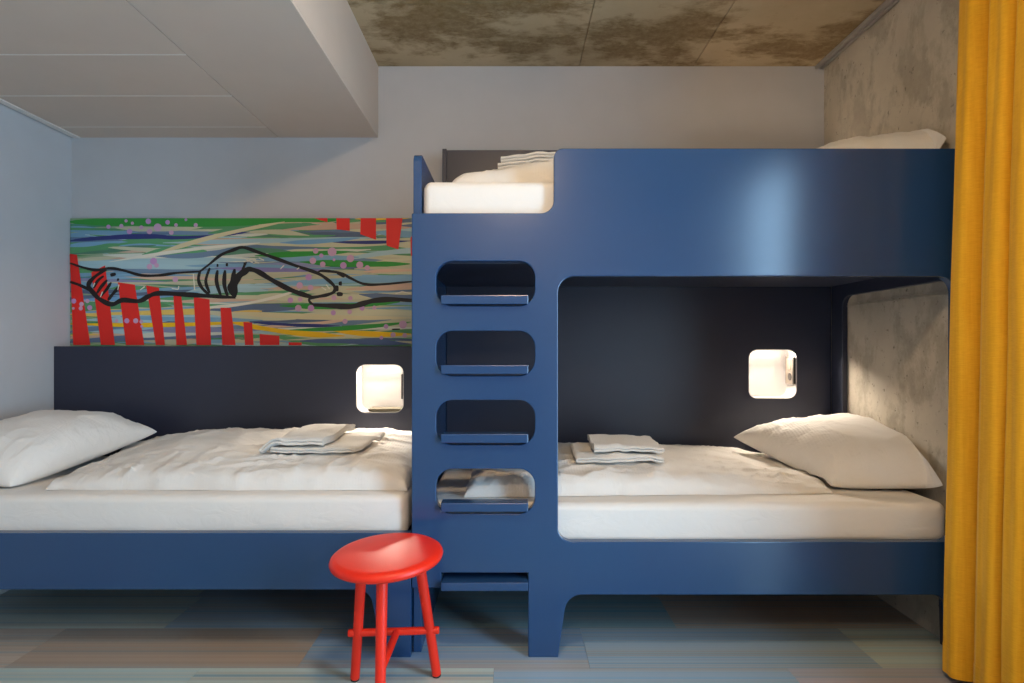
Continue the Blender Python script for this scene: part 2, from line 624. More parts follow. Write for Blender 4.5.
tr = box('trim_1', XL + 0.012, XL + 0.05, YR, YB, SOF_Z - 0.004, SOF_Z + 0.014, 'trim', None, 0.002); tag(tr, 'narrow edge profile between soffit and left wall', kind='structure')

# ceiling lamp above the viewer (outside the frame); rear one added as ambient fill
for LX, LY, lab in ((0.0, 1.05, 'round ceiling lamp above the middle of the room'), (0.0, -0.75, 'round ceiling lamp added near the door as fill light')):
  lamp = empty('ceiling_lamp', (LX, LY, ZC)); tag(lamp, lab, 'lamp', 'round ceiling lamps')
  link('lamp_base', lathe_mesh([(0, ZC), (0.15, ZC), (0.15, ZC - 0.02), (0, ZC - 0.02)], LX, LY, 48), 'trim', lamp, None, 30)
  link('lamp_shade', lathe_mesh([(0.14, ZC - 0.02), (0.14, ZC - 0.06), (0.12, ZC - 0.075), (0, ZC - 0.08)], LX, LY, 48), 'lampglow', lamp, None, 40)

# ================================================================== BUNK BED
def niche(parent, x0, x1, z0, z1, full):
    """recessed reading light in a back panel"""
    r_ = 0.045
    outer = rrect(x0 - 0.004, x1 + 0.004, z0 - 0.004, z1 + 0.004, r_ + 0.004, 8)
    inner = rrect(x0, x1, z0, z1, r_, 8)
    yb = YP + 0.12
    vs_ = []
    n = len(inner)
    cav = rrect(x0, x1, z0, z1 + 0.036, r_, 8)
    rings = [(outer, YP + 0.001), (outer, YP - 0.003), (inner, YP - 0.003), (inner, YP + 0.018), (cav, YP + 0.0185), (cav, yb)]
    for lp, y in rings:
        vs_ += [(p[0], y, p[1]) for p in lp]
    fs = []
    for k in range(5):
        for i in range(n):
            j = (i + 1) % n
            fs.append((k * n + i, k * n + j, (k + 1) * n + j, (k + 1) * n + i))
    fs.append(tuple(5 * n + i for i in range(n)))
    me = bpy.data.meshes.new('niche')
    me.from_pydata(vs_, [], fs)
    o = link('reading_niche', me, 'plastic', parent, None, 40)
    o['label'] = 'white recessed reading light niche'
    box('light_strip', x0 + 0.05, x1 - 0.05, YP + 0.042, YP + 0.078, z1 + 0.030, z1 + 0.0355, 'led', o)
    ld = bpy.data.lights.new('reading_led', 'AREA')
    ld.shape = 'RECTANGLE'; ld.size = x1 - x0 - 0.11; ld.size_y = 0.03
    ld.color = NICHE_COL; ld.energy = NICHE_W; ld.spread = math.radians(180)
    lo = bpy.data.objects.new('reading_led', ld)
    COL.objects.link(lo)
    lo.parent = parent
    lo.rotation_euler = (math.radians(-62), 0, 0)
    lo.location = Vector(((x0 + x1) / 2, YP + 0.058, z1 + 0.026)) - world_off(parent)
    if full:
        s = box('socket_plate', x1 - 0.012, x1 - 0.001, YP + 0.004, YP + 0.105, z0 + 0.072, z1 - 0.035, 'bronze', o, 0.002)
        box('switch', x1 - 0.016, x1 - 0.011, YP + 0.03, YP + 0.085, z0 + 0.15, z1 - 0.050, 'bronze', o, 0.002)
        link('socket', rod_mesh((x1 - 0.011, YP + 0.047, z0 + 0.113), (x1 - 0.0145, YP + 0.047, z0 + 0.113), 0.021, 0.021, 24, 0.001), 'black', o, None, 40)
        box('plate_edge', x1 - 0.014, x1 - 0.002, YP + 0.0, YP + 0.014, z0 + 0.075, z1 - 0.04, 'black', o, 0.001)
    else:
        box('socket_plate', x1 - 0.010, x1 - 0.001, YP - 0.002, YP + 0.08, z0 + 0.07, z1 - 0.05, 'black', o, 0.002)
        box('shelf_mat', x0 + 0.06, x1 - 0.012, YP + 0.002, YP + 0.11, z0 + 0.004, z0 + 0.018, 'olive', o, 0.003)
    return o

bunk = empty('bunk_bed', (0.68, 2.95, 0))
tag(bunk, 'tall blue bunk bed with ladder slots cut in its front panel', 'bunk bed')
BXL = -0.386
outline = fillet([(BXL, .267, .004), (-.272, .267, .004), (-.272, .325, 0), (.0625, .325, 0), (.0625, .0, .003), (.177, .0, .003),
                  (.212, .240, .065), (1.672, .240, .06), (1.69, .0, .003), (1.744, .0, .003), (1.744, 1.958, .004),
                  (.1615, 1.958, .034), (.1605, 1.709, .05), (BXL, 1.709, .006)], 8)
holes = [fillet([(.177, .444, .055), (1.704, .444, .055), (1.704, 1.467, .065), (.177, 1.467, .065)], 10)]
STEP_Z = [1.3575, 1.091, .828, .5657]
for z in (1.525, 1.256, .990, .725):
    holes.append(rrect(-.292, .0885, z - 0.173, z, .064, 10))
front_plate('front_panel', [outline] + holes, YF, YF + 0.04, 'blue', bunk, 0.0035)
sme = box_mesh(-.1665, .1665, -.0325, .0325, 0, .034, 0.003)
sme.materials.append(MAT['blue'])
for z in STEP_Z:
    o = bpy.data.objects.new('step', sme); COL.objects.link(o)
    o.parent = bunk; o.location = Vector((-.1045, YF + 0.0075, z)) - bunk.location
box('step', -.2705, .0615, YF - 0.03, YF + 0.11, .266, .298, 'blue', bunk, 0.003)
side_plate('end_panel', [fillet([(YF + .04, 0, .003), (YB - .002, 0, .003), (YB - .002, 1.953, .003), (YF + .04, 1.953, .035)], 8)], BXL, BXL + .032, 'blue', bunk)
# right end panel, flush with the concrete wall, with a rounded opening above the lower mattress
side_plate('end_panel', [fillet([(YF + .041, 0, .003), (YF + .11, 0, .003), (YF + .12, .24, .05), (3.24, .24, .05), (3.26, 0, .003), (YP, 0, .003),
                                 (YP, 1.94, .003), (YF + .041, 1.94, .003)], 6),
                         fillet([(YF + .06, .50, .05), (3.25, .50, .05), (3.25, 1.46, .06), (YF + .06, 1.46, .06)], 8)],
           1.72, 1.748, 'blue_shaded', bunk)
NX0, NX1, NZ0, NZ1 = 1.276, 1.529, .921, 1.179
UZ0, UZ1 = 1.93, 2.18
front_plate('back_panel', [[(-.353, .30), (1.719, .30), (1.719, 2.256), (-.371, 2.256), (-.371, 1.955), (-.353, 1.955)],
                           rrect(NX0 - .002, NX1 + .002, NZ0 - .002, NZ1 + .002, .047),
                           rrect(NX0 - .002, NX1 + .002, UZ0 - .002, UZ1 + .002, .047)], YP, YP + .016, 'blue_shaded', bunk)
box('panel_cap', -.371, 1.719, YP + .016, YB - .002, 2.240, 2.256, 'blue_shaded', bunk)
box('panel_cheek', -.371, -.355, YP + .016, YB - .002, 1.955, 2.240, 'blue_shaded', bunk)
box('edge_strip', -.373, -.350, YP - .02, YP + .001, 1.956, 2.257, 'blue_shaded', bunk, 0.002)
niche(bunk, NX0, NX1, NZ0, NZ1, True)
niche(bunk, NX0, NX1, UZ0, UZ1, True)
box('upper_platform', -.353, 1.719, YF + .041, YP - .001, 1.52, 1.66, 'blue_shaded', bunk, 0.002)
box('lower_platform', -.353, 1.719, YF + .041, YP - .001, .36, .42, 'slat', bunk, 0.002)

# ================================================================== SINGLE BED
bed = empty('single_bed', (-1.43, 2.95, 0))
tag(bed, 'low dark blue single bed under the striped mural', 'bed')
SXR = -.389
front_plate('front_panel', [fillet([(XL + .002, 0, .003), (-2.37, 0, .003), (-2.33, .26, .06), (-.548, .26, .06), (-.497, 0, .003), (SXR, 0, .003),
                                    (SXR, .478, .004), (XL + .002, .478, .004)], 8)], YF, YF + .04, 'blue', bed)
MX0, MX1, MZ0, MZ1 = -.835, -.587, .845, 1.098
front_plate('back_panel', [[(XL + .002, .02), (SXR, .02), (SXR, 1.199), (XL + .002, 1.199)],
                           rrect(MX0 - .002, MX1 + .002, MZ0 - .002, MZ1 + .002, .047)], YP, YP + .016, 'blue_shaded', bed)
box('panel_cap', XL + .002, SXR, YP + .016, YB - .002, 1.183, 1.199, 'blue_shaded', bed)
niche(bed, MX0, MX1, MZ0, MZ1, False)
box('bed_platform', XL + .004, SXR - .002, YF + .041, YP - .001, .40, .445, 'slat', bed, 0.002)
box('end_board', SXR - .03, SXR - .001, YF + .042, YP - .002, .05, .40, 'blue', bed, 0.002)

# ================================================================== MATTRESSES
def mattress(name, x0, x1, y0, y1, z0, z1, label, seed):
    r_ = 0.032
    w, h = y1 - y0, z1 - z0
    prof = []
    base = rrect(-w / 2, w / 2, -h / 2, h / 2, r_, 6)
    # resample finely
    dense = []
    for i in range(len(base)):
        p, q = Vector(base[i]), Vector(base[(i + 1) % len(base)])
        m = max(1, int((q - p).length / 0.03))
        for k in range(m):
            dense.append(p.lerp(q, k / m))
    xs_ = []
    for k in range(7):
        th = math.pi / 2 * k / 6
        xs_.append((x0 + r_ * (1 - math.sin(th)), r_ * (1 - math.cos(th)) - 0.0))
    ends = [(x0 + r_ * (1 - math.cos(math.pi / 2 * k / 6)), r_ * (1 - math.sin(math.pi / 2 * k / 6))) for k in range(7)]
    nmid = 70
    mids = [(x0 + r_ + (x1 - x0 - 2 * r_) * k / nmid, 0) for k in range(1, nmid)]
    stations = ends + mids + [(x0 + x1 - x, i) for x, i in reversed(ends)]
    n = len(dense)
    vs_, fs = [], []
    for x, ins in stations:
        for p in dense:
            sy = (w / 2 - ins) / (w / 2); sz = (h / 2 - ins) / (h / 2)
            y = (y0 + y1) / 2 + p.x * sy
            z = (z0 + z1) / 2 + p.y * sz
            if p.x < -w / 2 + 0.05 and p.y < h / 2 - 0.02:      # soft creases of the tucked sheet
                low = 1 - sstep(-h / 2, h / 2, p.y)
                y += 0.004 * low * nz(x * 3.5 + seed, z * 26 + x * 4, seed) + 0.0025 * nz(x * 1.7, z * 60, seed)
            if p.y > h / 2 - 0.01:
                z += 0.0025 * nz(x * 3, y * 3, seed)
            vs_.append((x, y, z))
    for i in range(len(stations) - 1):
        for j in range(n):
            k = (j + 1) % n
            fs.append((i * n + j, i * n + k, (i + 1) * n + k, (i + 1) * n + j))
    fs.append(tuple(range(n))[::-1]); fs.append(tuple((len(stations) - 1) * n + j for j in range(n)))
    me = bpy.data.meshes.new(name)
    me.from_pydata(vs_, [], fs)
    bm = bmesh.new(); bm.from_mesh(me); bmesh.ops.recalc_face_normals(bm, faces=bm.faces[:]); bm.to_mesh(me); bm.free()
    o = link(name, me, 'sheet', None, ((x0 + x1) / 2, (y0 + y1) / 2, z0), 60)
    return tag(o, label, 'mattress', 'white mattresses')

MT_S, MT_L, MT_U = .612, .582, 1.845
mattress('mattress', XL + .008, -.412, YF + .045, YP - .006, .446, MT_S, 'white sheeted mattress on the low single bed', 1.3)
mattress('mattress', -.345, 1.712, YF + .045, YP - .006, .421, MT_L, 'white sheeted mattress in the lower bunk', 4.1)
mattress('mattress', -.350, 1.712, YF + .043, YP - .024, 1.661, MT_U, 'white sheeted mattress in the upper bunk', 8.7)

# ================================================================== DUVETS
def duvet(name, c, z0, hfun, label, seed, nu=170, nv=110, fold=0.014):
    """c: four XY corners front-left, front-right, back-right, back-left; a soft puffed slab resting at z0"""
    c = [Vector(p) for p in c]
    def top(s, t):
        # concentrate samples towards the rim
        s_ = 0.5 - 0.5 * math.cos(math.pi * s); t_ = 0.5 - 0.5 * math.cos(math.pi * t)
        p = c[0].lerp(c[1], s_).lerp(c[3].lerp(c[2], s_), t_)
        rim = ((1 - abs(2 * s_ - 1) ** 9) * (1 - abs(2 * t_ - 1) ** 7))
        prof = max(rim, 0) ** 0.34
        wob = 0.012 * nz(p.x * 4, p.y * 4, seed) + 0.006 * nz(p.x * 14, p.y * 14, seed + 3)
        edge = 1 - max(0, rim)
        x = p.x + wob * edge
        y = p.y + (0.012 * nz(p.x * 5, 7.1, seed) + 0.006 * nz(p.x * 17, 3.3, seed)) * edge
        h = hfun(s_, t_)
        # long soft folds, plus creases gathered at the front rim
        f1 = nz(p.x * 2.2 + p.y * 2.5, p.y * 5.5 - p.x * 1.2, seed)
        f2 = 1 - abs(nz(p.x * 3.2 - p.y * 2.0, p.y * 8 + p.x * 2.0, seed + 9)) * 2
        f3 = nz(p.x * 22, p.y * 5, seed + 4) * sstep(0.35, 0.05, t_)
        wx, wy = p.x + 0.06 * nz(p.x * 3, p.y * 3, seed + 20), p.y + 0.05 * nz(p.x * 3, p.y * 3, seed + 30)
        c1 = max(0, 1 - abs(nz(wx * 3.0 + wy * 4.5, wy * 7 - wx * 2.5, seed + 40)) * 5) ** 2
        c2 = max(0, 1 - abs(nz(wx * 9.0 - wy * 3.5, wy * 4 + wx * 3, seed + 50)) * 5) ** 2 * sstep(0.55, 0.05, t_)
        c3 = max(0, 1 - abs(nz(wx * 4.0 - wy * 9, wy * 12 + wx * 5, seed + 60)) * 5) ** 2
        z = z0 + prof * (h + 0.011 * c1 + 0.011 * c2 + 0.005 * c3 + fold * f1 + fold * 0.55 * f2 + fold * 0.5 * f3)
        return (x, y, z)
    V, Fc = [], []
    for i in range(nu):
        for j in range(nv):
            V.append(top(i / (nu - 1), j / (nv - 1)))
    nT = len(V)
    for i in range(nu):
        for j in range(nv):
            x, y, z = V[i * nv + j]
            V.append((x, y, z0 + 0.001))
    for i in range(nu - 1):
        for j in range(nv - 1):
            a = i * nv + j; b2 = a + nv
            Fc.append((a, b2, b2 + 1, a + 1))
            Fc.append((nT + a, nT + a + 1, nT + b2 + 1, nT + b2))
    ring = [i * nv for i in range(nu)] + [(nu - 1) * nv + j for j in range(1, nv)] + [i * nv + nv - 1 for i in range(nu - 2, -1, -1)] + [j for j in range(nv - 2, 0, -1)]
    for k in range(len(ring)):
        a, b2 = ring[k], ring[(k + 1) % len(ring)]
        Fc.append((a, nT + a, nT + b2, b2))
    me = bpy.data.meshes.new(name)
    me.from_pydata(V, [], Fc)
    bm = bmesh.new(); bm.from_mesh(me)
    bmesh.ops.remove_doubles(bm, verts=bm.verts[:], dist=1e-5)
    bmesh.ops.recalc_face_normals(bm, faces=bm.faces[:])
    bm.to_mesh(me); bm.free()
    ctr = sum((Vector((p.x, p.y, 0)) for p in c), Vector()) / 4
    o = link(name, me, 'linen', None, (ctr.x, ctr.y, z0), 60)
    return tag(o, label, 'duvet', 'white duvets')

duvet('duvet', [(-1.90, 2.53), (-.425, 2.52), (-.425, 3.335), (-2.02, 3.335)], MT_S + .002,
      lambda s, t: (0.055 + 0.04 * sstep(0.0, 0.35, s)) + 0.030 * sstep(0.05, 0.7, t) * (0.3 + 0.7 * sstep(0, .3, s)) + 0.035 * sstep(.5, .92, t),
      'white duvet spread on the low single bed', 2.2)
duvet('duvet', [(-.19, 2.53), (1.335, 2.60), (1.43, 3.335), (-.19, 3.335)], MT_L + .002,
      lambda s, t: 0.072 + 0.025 * sstep(0.0, 0.8, t) + 0.010 * math.sin(s * 5) - 0.03 * sstep(.75, 1, s),
      'white duvet spread in the lower bunk', 5.7)
duvet('duvet', [(-.26, 2.58), (1.15, 2.56), (1.15, 3.31), (-.26, 3.31)], MT_U + .002,
      lambda s, t: 0.09 + 0.035 * sstep(0, .3, s), 'white duvet on the upper bunk behind its side panel', 9.9, 70, 50)

def ztop(ob_name_prefix, idx):
    """height sampler over a built object (ray cast straight down)"""
    ob = [o for o in COL.objects if o.name.split('.')[0] == ob_name_prefix][idx]
    from mathutils.bvhtree import BVHTree
    bm = bmesh.new(); bm.from_mesh(ob.data)
    bvh = BVHTree.FromBMesh(bm); bm.free()
    loc = ob.location.copy()
    def f(x, y):
        h = bvh.ray_cast(Vector((x, y, 5)) - loc, Vector((0, 0, -1)))
        return (h[0].z + loc.z) if h[0] else loc.z
    return lambda x, y: max(f(x + dx, y + dy) for dx, dy in ((0, 0), (.022, 0), (-.022, 0), (0, .022), (0, -.022)))

# ================================================================== PILLOWS
def pillow(name, c, T, zmin, label, seed, n=84, belly=0.45, under=None):
    """c: corners FL, FR, BR, BL with their own heights"""
    c = [Vector(p) for p in c]
    def pos(u, v, sgn):
        u_ = 0.5 - 0.5 * math.cos(math.pi * u); v_ = 0.5 - 0.5 * math.cos(math.pi * v)
        bow = 0.045
        uu = u_ + bow * (0.5 - u_) * 2 * math.sin(math.pi * v_) * abs(2 * u_ - 1)
        vv = v_ + bow * (0.5 - v_) * 2 * math.sin(math.pi * u_) * abs(2 * v_ - 1)
        p = c[0].lerp(c[1], uu).lerp(c[3].lerp(c[2], uu), vv)
        m = ((1 - abs(2 * u_ - 1) ** 2.4) * (1 - abs(2 * v_ - 1) ** 2.4))
        t = T * max(m, 0) ** 0.42
        e = 1 - max(m, 0)
        # tension wrinkles running in from rim and corners
        cx, cy = u_ - 0.5, v_ - 0.5
        ang = math.atan2(cy, cx)
        wr__ = nz(ang * 4.5 + seed, math.hypot(cx, cy) * 3, seed) * 0.010 * sstep(0.15, 0.5, math.hypot(cx, cy)) * min(1, m * 6)
        soft = nz(p.x * 5, p.y * 5, seed + 2) * 0.012 * min(1, m * 2) + nz(p.x * 13 + p.y * 6, p.y * 9, seed + 5) * 0.005 * min(1, m * 4)
        gx, gy = p.x + 0.04 * nz(p.x * 4, p.y * 4, seed + 7), p.y + 0.04 * nz(p.x * 4, p.y * 4, seed + 8)
        k1 = max(0, 1 - abs(nz(gx * 6 + gy * 5, gy * 5 - gx * 9, seed + 11)) * 4.5) ** 2
        k2 = max(0, 1 - abs(nz(gx * 12 - gy * 4, gy * 6 + gx * 4, seed + 13)) * 4.5) ** 2 * e
        soft += (0.0045 * k1 + 0.007 * k2) * min(1, m * 5)
        if sgn > 0:
            z = p.z + t + wr__ + soft
        else:
            z = p.z - belly * t
        lo_ = zmin if under is None else max(zmin, under(p.x, p.y) + 0.004)
        px_ = min(max(p.x, XL + .004 + .004 * (1 - m)), 1.713 - .004 * (1 - m))
        return Vector((px_, p.y, max(z, lo_ + (0.0005 if sgn < 0 else 0.006 * min(1, m * 10)))))
    V, Fc = [], []
    for sgn in (1, -1):
        for i in range(n):
            for j in range(n):
                V.append(pos(i / (n - 1), j / (n - 1), sgn))
    o_ = n * n
    for i in range(n - 1):
        for j in range(n - 1):
            a = i * n + j; b2 = a + n
            Fc.append((a, b2, b2 + 1, a + 1))
            Fc.append((o_ + a, o_ + a + 1, o_ + b2 + 1, o_ + b2))
    me = bpy.data.meshes.new(name)
    me.from_pydata(V, [], Fc)
    bm = bmesh.new(); bm.from_mesh(me)
    bmesh.ops.remove_doubles(bm, verts=bm.verts[:], dist=4e-4)
    bmesh.ops.recalc_face_normals(bm, faces=bm.faces[:])
    bm.to_mesh(me); bm.free()
    ctr = sum((Vector(p) for p in c), Vector()) / 4
    o = link(name, me, 'linen', None, (ctr.x, ctr.y, zmin), 70)
    return tag(o, label, 'pillow', 'white pillows')

zs, zl, zu = ztop('duvet', 0), ztop('duvet', 1), ztop('duvet', 2)
pillow('pillow', [(-2.44, 2.48, .69), (-2.05, 2.55, .625), (-1.82, 3.20, .76), (-2.42, 3.32, .79)], .15, MT_S + .001,
       'white pillow against the left wall on the low single bed', 1.7, under=zs)
pillow('pillow', [(1.36, 2.66, .605), (1.90, 2.475, .645), (1.90, 3.30, .76), (1.13, 3.18, .735)], .155, MT_L + .001,
       'white pillow beside the lit niche in the lower bunk', 6.1, under=zl)
pillow('pillow', [(1.22, 2.56, 1.935), (1.98, 2.455, 2.015), (1.98, 3.28, 1.96), (1.17, 3.28, 1.955)], .155, MT_U + .001,
       'white pillow peeking over the upper bunk side panel', 8.8, under=zu)

# ================================================================== TOWELS
def towel(name, fx, fy, Lx, Wy, layers, th, zfun, skew, label, seed, cat='towel', dirn=1):
    """folded terry cloth: a zig-zag cross section in X carried along Y; zfun(x, y) is the surface below"""
    path = []
    dz = th * 1.05
    for k in range(layers):
        z = (k + 0.5) * dz
        xs_ = [-1 + 2 * i / 14 for i in range(15)]
        if (k % 2 == 1): xs_ = xs_[::-1]
        short = 0.0
        half = Lx / 2 - dz / 2
        for x in xs_:
            path.append(Vector((dirn * x * half, z)))
        if k < layers - 1:
            s = dirn if k % 2 == 0 else -dirn
            for i in range(1, 6):
                a = -math.pi / 2 + math.pi * i / 6
                path.append(Vector((s * (half + dz / 2 * math.cos(a)), z + dz / 2 + dz / 2 * math.sin(a))))
    n = len(path)
    left, right = [], []
    for i, p in enumerate(path):
        q0, q1 = path[max(0, i - 1)], path[min(n - 1, i + 1)]
        d_ = (q1 - q0).normalized()
        nn = Vector((-d_.y, d_.x))
        left.append(p + nn * th * 0.5); right.append(p - nn * th * 0.5)
    prof = left + right[::-1]
    m = len(prof)
    vv_ = [0, .004, .012, .025, .045] + [.08 + .84 * q / 14 for q in range(15)] + [.955, .975, .988, .996, 1]
    nv = len(vv_)
    V, Fc = [], []
    for v in vv_:
        e = abs(2 * v - 1)
        sc = 1 - 0.10 * max(0, (e - 0.8) / 0.2) ** 2
        q = min(1.0, min(v, 1 - v) / .045)
        rk = 0.12 + 0.88 * math.sqrt(max(0, 1 - (1 - q) ** 2))
        for pi_ in range(2 * n):
            ctr_ = path[pi_] if pi_ < n else path[2 * n - 1 - pi_]
            p = ctr_ + (prof[pi_] - ctr_) * rk
            x = fx + p.x + skew * (v - 0.5) * Wy + 0.004 * nz(v * 4, p.y * 30, seed)
            y = fy + (v - 0.5) * Wy + 0.006 * nz(p.x * 9, p.y * 40, seed + 1) * e
            z = zfun(x, y) + p.y * sc + 0.005 * nz(x * 9, y * 9, seed + 2) + 0.002 * nz(x * 30, y * 30, seed)
            V.append((x, y, z))
    for j in range(nv - 1):
        for i in range(m):
            k = (i + 1) % m
            Fc.append((j * m + i, j * m + k, (j + 1) * m + k, (j + 1) * m + i))
    for j in (0, nv - 1):
        for i in range(n - 1):
            a, b2 = j * m + i, j * m + i + 1
            c2, d2 = j * m + (m - 2 - i), j * m + (m - 1 - i)
            Fc.append((a, b2, c2, d2))
    me = bpy.data.meshes.new(name)
    me.from_pydata(V, [], Fc)
    bm = bmesh.new(); bm.from_mesh(me); bmesh.ops.recalc_face_normals(bm, faces=bm.faces[:]); bm.to_mesh(me); bm.free()
    o = link(name, me, 'towel', None, (fx, fy, zfun(fx, fy)), 50)
    return tag(o, label, cat, 'folded white towels')

towel('bath_towel', -.835, 2.86, .37, .31, 2, .011, lambda x, y: zs(x, y) + .009, .22, 'wide flat folded white towel underneath on the single bed', 1)
towel('hand_towel', -.92, 2.855, .28, .30, 2, .015, lambda x, y: zs(x, y) + .010 + .032 * sstep(-1.06, -1.0, x - .22 * (y - 2.86)), .22, 'small folded white towel on top on the single bed', 2, dirn=-1)
towel('bath_towel', .475, 2.87, .385, .32, 2, .013, lambda x, y: zl(x, y) + .009, .02, 'wide flat folded white towel underneath in the lower bunk', 3, dirn=-1)
towel('hand_towel', .51, 2.875, .31, .30, 2, .013, lambda x, y: zl(x, y) + .048, .02, 'small folded white towel on top in the lower bunk', 4)
towel('bath_towel', .13, 2.88, .40, .32, 2, .015, lambda x, y: zu(x, y) + .004, 0, 'wide folded white towel underneath on the upper bunk', 5)
towel('hand_towel', .135, 2.88, .38, .28, 2, .014, lambda x, y: zu(x, y) + .044, 0, 'small folded white towel on top on the upper bunk', 6)

# ================================================================== MURAL
MY = YB - 0.014
def M(px, py, dy=0.0):
    dd = MY
    return Vector(((px - HX) * dd / F, MY - dy, EYE - (py - HY) * dd / F))
mural = empty('mural', ((-2.466 + BXL) / 2, YB - .002, 1.2))
tag(mural, 'long abstract mural of two clasping hands on striped colour', 'mural')
mx0, mx1 = XL + .003, BXL - .002
mz0, mz1 = 1.2005, 1.915
box('mural_panel', mx0, mx1, MY, YB - .001, mz0, mz1, 'mural', mural)

def ribbon_into(V, Fc, pts, widths, dy, colour=None, cols=None, clip=True):
    n = len(pts)
    b0 = len(V)
    for i in range(n):
        p = pts[i]
        q0, q1 = pts[max(0, i - 1)], pts[min(n - 1, i + 1)]
        d_ = Vector((q1.x - q0.x, 0, q1.z - q0.z)).normalized()
        nn = Vector((-d_.z, 0, d_.x))
        for s in (1, -1):
            q = p + nn * widths[i] * 0.5 * s
            if clip:
                q.x = min(max(q.x, mx0 + .001), mx1 - .001); q.z = min(max(q.z, mz0 + .001), mz1 - .001)
            V.append((q.x, MY - dy, q.z))
            if cols is not None: cols.append(colour)
    for i in range(n - 1):
        a = b0 + 2 * i
        Fc.append((a, a + 1, a + 3, a + 2))

def catmull(pts, m=6):
    out = []
    n = len(pts)
    for i in range(n - 1):
        p0 = pts[max(0, i - 1)]; p1 = pts[i]; p2 = pts[i + 1]; p3 = pts[min(n - 1, i + 2)]
        for k in range(m):
            t = k / m
            out.append(0.5 * ((2 * p1) + (p2 - p0) * t + (2 * p0 - 5 * p1 + 4 * p2 - p3) * t * t + (3 * p1 - p0 - 3 * p2 + p3) * t ** 3))
    out.append(pts[-1])
    return out

def ink_mesh(V, Fc, cols=None):
    me = bpy.data.meshes.new('ink')
    me.from_pydata(V, [], Fc)
    if cols is not None:
        at = me.color_attributes.new('ink', 'FLOAT_COLOR', 'POINT')
        for i, c_ in enumerate(cols):
            at.data[i].color = (*c_, 1)
    return me

# sweeping horizontal brush strokes
rb = random.Random(21)
GREEN, DGREEN, SKY, PALE, CREAM, NAVY, YEL, PEACH, LILA, SLATE, WHITE = (srgb(58, 148, 62), srgb(40, 110, 64), srgb(118, 164, 200), srgb(170, 200, 210),
    srgb(212, 200, 160), srgb(56, 62, 120), srgb(240, 190, 30), srgb(226, 176, 146), srgb(140, 130, 180), srgb(86, 108, 150), srgb(228, 222, 205))
V, Fc, cols = [], [], []
def stroke(x0, y0, x1, y1, w, col, bend, layer):
    pts, ws = [], []
    n = 14
    for i in range(n + 1):
        t = i / n
        pts.append(M(x0 + (x1 - x0) * t, y0 + (y1 - y0) * t + bend * math.sin(math.pi * t)))
        e = min(1, t * 5, (1 - t) * 5)
        ws.append(w * (MY / F) * (0.15 + 0.85 * e) * (1 + 0.15 * math.sin(9 * t + y0)))
    ribbon_into(V, Fc, pts, ws, 0.0005 + layer * 0.000012, col, cols)
lay = 0
for k in range(330):
    yy = rb.uniform(219, 345)
    xx = rb.uniform(20, 400)
    ln = rb.uniform(60, 230)
    rightness = (xx + ln / 2 - 70) / 340
    wts = [3.2, 1.6 - rightness, 3.4, 1.6 + rightness, 1.6 + 3.2 * rightness, 1.2, 0.5, 0.5 + rightness, 0.8, 1.5, 0.9]
    if yy < 229: wts[0] = 9
    col = rb.choices([GREEN, DGREEN, SKY, PALE, CREAM, NAVY, YEL if yy > 310 else CREAM, PEACH, LILA, SLATE, WHITE], [max(0.05, w_) for w_ in wts])[0]
    v_ = rb.uniform(0.9, 1.12)
    col = tuple(min(1, (c_ * .72 + m_ * .28) * v_) for c_, m_ in zip(col, srgb(150, 176, 168)))
    stroke(xx, yy, xx + ln, yy + rb.uniform(-9, 6), rb.uniform(2, 7), col, rb.uniform(-5, 5), lay)
    lay += 1
for s in [(60, 222, 300, 220, 9, GREEN, 1), (250, 221, 350, 219, 5, GREEN, 0), (68, 241, 180, 237, 4.5, NAVY, -2), (150, 238, 250, 232, 3, NAVY, 2), (150, 256, 285, 222, 4, CREAM, -3),
          (110, 262, 260, 243, 3, WHITE, -2), (300, 262, 410, 264, 6, GREEN, 1), (255, 256, 350, 252, 5, GREEN, 0), (70, 324, 250, 322, 4, YEL, 2), (230, 322, 345, 336, 5, YEL, 3), (330, 330, 411, 334, 5, YEL, 2),
          (200, 308, 300, 290, 3, WHITE, 4), (220, 312, 411, 318, 5, CREAM, 2), (290, 330, 411, 322, 4, GREEN, 2), (250, 322, 340, 326, 3, NAVY, 1), (300, 341, 411, 344, 5, SLATE, -1), (280, 306, 400, 302, 5, GREEN, 2),
          (75, 300, 200, 292, 4, SKY, 2), (215, 268, 330, 270, 4, LILA, 1), (330, 242, 411, 241, 3, NAVY, 1), (280, 243, 360, 238, 4, SKY, 1), (355, 219, 411, 218, 3, YEL, 0)]:
    stroke(s[0], s[1], s[2], s[3], s[4], s[5], s[6], lay); lay += 1
o = link('brush_strokes', ink_mesh(V, Fc, cols), 'ink', mural); o['kind'] = 'stuff'
